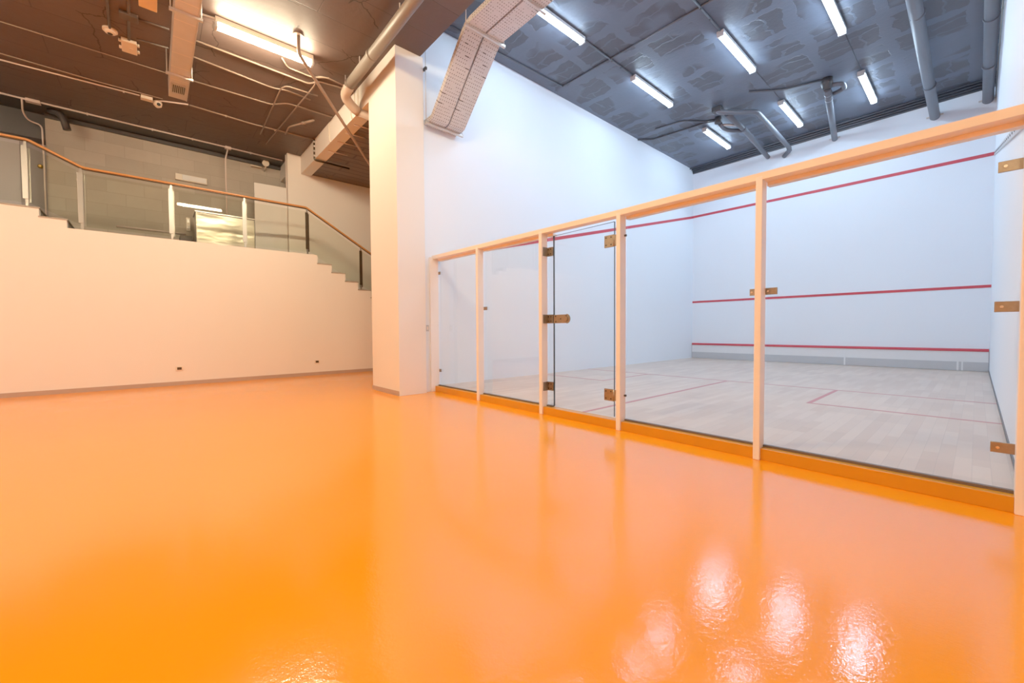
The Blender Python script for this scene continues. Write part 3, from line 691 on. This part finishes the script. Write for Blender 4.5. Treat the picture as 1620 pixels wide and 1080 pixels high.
for px, py, pz in ((5.515, 3.2, 5.815), (5.507, 7.0, 5.76), (6.275, 3.2, 5.88), (6.275, 7.2, 5.81)):
    pt = [o for o in bpy.data.objects if o.type == 'EMPTY' and o.name.startswith('drain_pipe') and abs(o.location.x-px) < .1][0]
    MB().tube([(px, py, pz), (px, py, HC)], .006, 8).make('hanger_rod', M['pipe_dark'], pt)
t = pipe('slate pipe dropping from a bolted valve to the front wall', [(4.06, 7.05, 5.94), (3.69, 9.74, 5.85)], .062, collars=[((4.04, 7.2, 5.935), (4.03, 7.27, 5.933)), ((4.005, 7.45, 5.927), (3.995, 7.52, 5.925))], brackets=[(3.70, 9.68, 5.85)])
MB().tube([(4.06, 7.0, 6.135), (4.06, 7.0, 6.04), (4.06, 7.02, 5.93)], [.10, .10, .075], 16).make('valve_body', M['pipe_dark'], t)
MB().tube([(4.06, 7.02, 6.0), (4.30, 7.12, 5.98), (4.30, 7.32, 5.96), (4.10, 7.36, 5.94)], .045, 14, fillet=.06).make('bypass_loop', M['pipe_grey'], t)
for k in range(6): a = k*math.pi/3; MB().tube([(4.06+.09*math.cos(a), 7.0+.09*math.sin(a), 6.06), (4.06+.09*math.cos(a), 7.0+.09*math.sin(a), 6.01)], .014, 8).make('bolt', M['dark_screw'], t)
t = pipe('slate drain pipe with two elbows ending above the beam', [(2.10, 6.42, 6.06), (2.20, 6.42, 5.99), (2.76, 6.98, 5.97), (2.745, 9.45, 5.88), (2.72, 9.62, 5.84)], .055, fillet=.10)
MB().tube([(2.74, 9.50, 5.875), (2.72, 9.60, 5.83), (2.60, 9.70, 5.78), (2.56, 9.75, 5.77)], .057, 16, fillet=.06).make('end_elbow', M['pipe_grey'], t)
MB().box(2.0, 2.2, 6.33, 6.52, 6.03, 6.135, bev=.01).make('ceiling_boss', M['pipe_dark'], t)
t = pipe('straight slate drain pipe with a side branch, ending on the front wall', [(2.24, 6.62, 6.00), (2.255, 7.75, 5.95), (2.16, 9.74, 5.87)], .058, collars=[((2.255, 7.55, 5.955), (2.255, 7.72, 5.95))], fillet=.05)
MB().tube([(2.25, 7.70, 5.95), (1.98, 7.45, 5.97), (1.90, 7.22, 5.99), (1.93, 6.98, 6.02)], .05, 14, fillet=.12).make('branch_pipe', M['pipe_grey'], t)
MB().tube([(2.25, 7.35, 5.96), (2.06, 7.18, 6.0), (1.94, 7.12, 6.02)], .028, 12, fillet=.05).make('thin_branch', M['galv'], t)
MB().tube([(1.92, 6.90, 6.135), (1.92, 6.90, 6.0)], .075, 16).make('ceiling_boss', M['pipe_dark'], t)

cc = M['conduit_court']; zk = HC-.02; GCc = 'thin conduits on the court ceiling'
def crun(label, pts, r=.014, z=None, clips=()):
    z = HC-r-.001 if z is None else z
    return run('conduit', label, 'conduit', [(x, y, z) for x, y in pts], r, cc, .08, GCc, [(x, y, z) for x, y in clips])
crun('dark conduit feeding the tube light row nearest the plain side wall', [(1.48, -.2), (1.485, 3.82)], .016, clips=((1.485, 3.1), (1.485, 3.4)))
crun('dark conduit feeding the centre row of court tube lights', [(3.18, -.2), (3.18, 3.86)], .016, clips=((3.18, 3.1), (3.18, 3.45)))
crun('long dark cross conduit linking the court tube light rows', [(.30, 3.02), (5.2, 3.12)], .014)
crun('dark conduit turning along the plain side wall near the trays', [(.21, -.2), (.21, 1.2), (.30, 3.0)], .014)
crun('hairline conduit between the two tube lights nearest the thick drain', [(4.585, 5.45), (4.58, 7.16)], .007)
crun('hairline conduit between the two centre tube lights', [(3.18, 5.43), (3.18, 7.17)], .006)
crun('bent dark conduit from the plain side wall to the branched drain', [(.62, 6.24), (1.27, 6.36), (1.63, 6.82), (1.86, 6.95)], .016)
crun('longer dark conduit starting on the plain side wall and reaching the branched drain', [(.0, 6.42), (.26, 6.72), (1.62, 6.90), (1.86, 7.0)], .018)
crun('dark conduit reaching the bolted valve from the centre tube light', [(2.83, 6.26), (3.36, 6.74), (4.0, 6.95)], .018)
for i, (y, z, lab) in enumerate(((9.72, 6.02, 'lowest of the dark pipes running along the front wall top'), (9.70, 6.07, 'second of the dark pipes along the front wall top, counted upward'), (9.63, 6.105, 'third of the dark pipes along the front wall top, counted upward'), (9.50, 6.11, 'dark pipe along the front wall top that lies farthest from the wall'))):
    run('service_pipe', lab, 'pipe', [(.0, y, z), (6.4, y, z)], (.022, .026, .024, .018)[i], cc, 0, 'dark pipes along the front wall top')
struct(MB().box(0, 6.4, 9.72, 9.75, 6.0, 6.14).make('trim_1', cc))
run('cable', 'thin pale cable clipped down the court side wall corner', 'cable', [(6.385, .3, 6.0), (6.385, 6.5, 5.92), (6.385, 9.70, 5.80)], .010, M['galv'], 0, None, [(6.385, y, 5.998-(y-.3)*.0135) for y in (3.0, 5.2, 6.4, 7.6, 8.6)])

# ------------------------------------------------------------------ world, camera
w = bpy.data.worlds.new('World'); bpy.context.scene.world = w; w.use_nodes = True
w.node_tree.nodes['Background'].inputs[0].default_value = (.5, .5, .52, 1); w.node_tree.nodes['Background'].inputs[1].default_value = .15
cam = bpy.data.cameras.new('camera'); co = bpy.data.objects.new('camera', cam); COL.objects.link(co)
yaw, pitch, roll = math.radians(-48.673), math.radians(-1.673), math.radians(-.338)
yaw, pitch, roll = -.8495, -.0292, -.0059
fw = Vector((math.sin(yaw)*math.cos(pitch), math.cos(yaw)*math.cos(pitch), math.sin(pitch)))
r = Vector((math.cos(yaw), -math.sin(yaw), 0)); u = r.cross(fw)
r2 = r*math.cos(roll)+u*math.sin(roll); u2 = u*math.cos(roll)-r*math.sin(roll)
mat = Matrix((r2, u2, -fw)).transposed().to_4x4(); mat.translation = (6.2088, -3.6526, .9653)
co.matrix_world = mat
cam.sensor_width = 36; cam.lens = 646.277/1620*36; cam.clip_start = .02; cam.clip_end = 100
sc = bpy.context.scene; sc.camera = co
sc.view_settings.view_transform = 'Standard'; sc.view_settings.look = 'None'; sc.view_settings.exposure = -.12; sc.view_settings.gamma = 1.22
sc.cycles.use_denoising = True; sc.cycles.max_bounces = 12; sc.cycles.transparent_max_bounces = 24; sc.cycles.diffuse_bounces = 6
sc.cycles.sample_clamp_indirect = 8; sc.cycles.caustics_reflective = False; sc.cycles.caustics_refractive = False
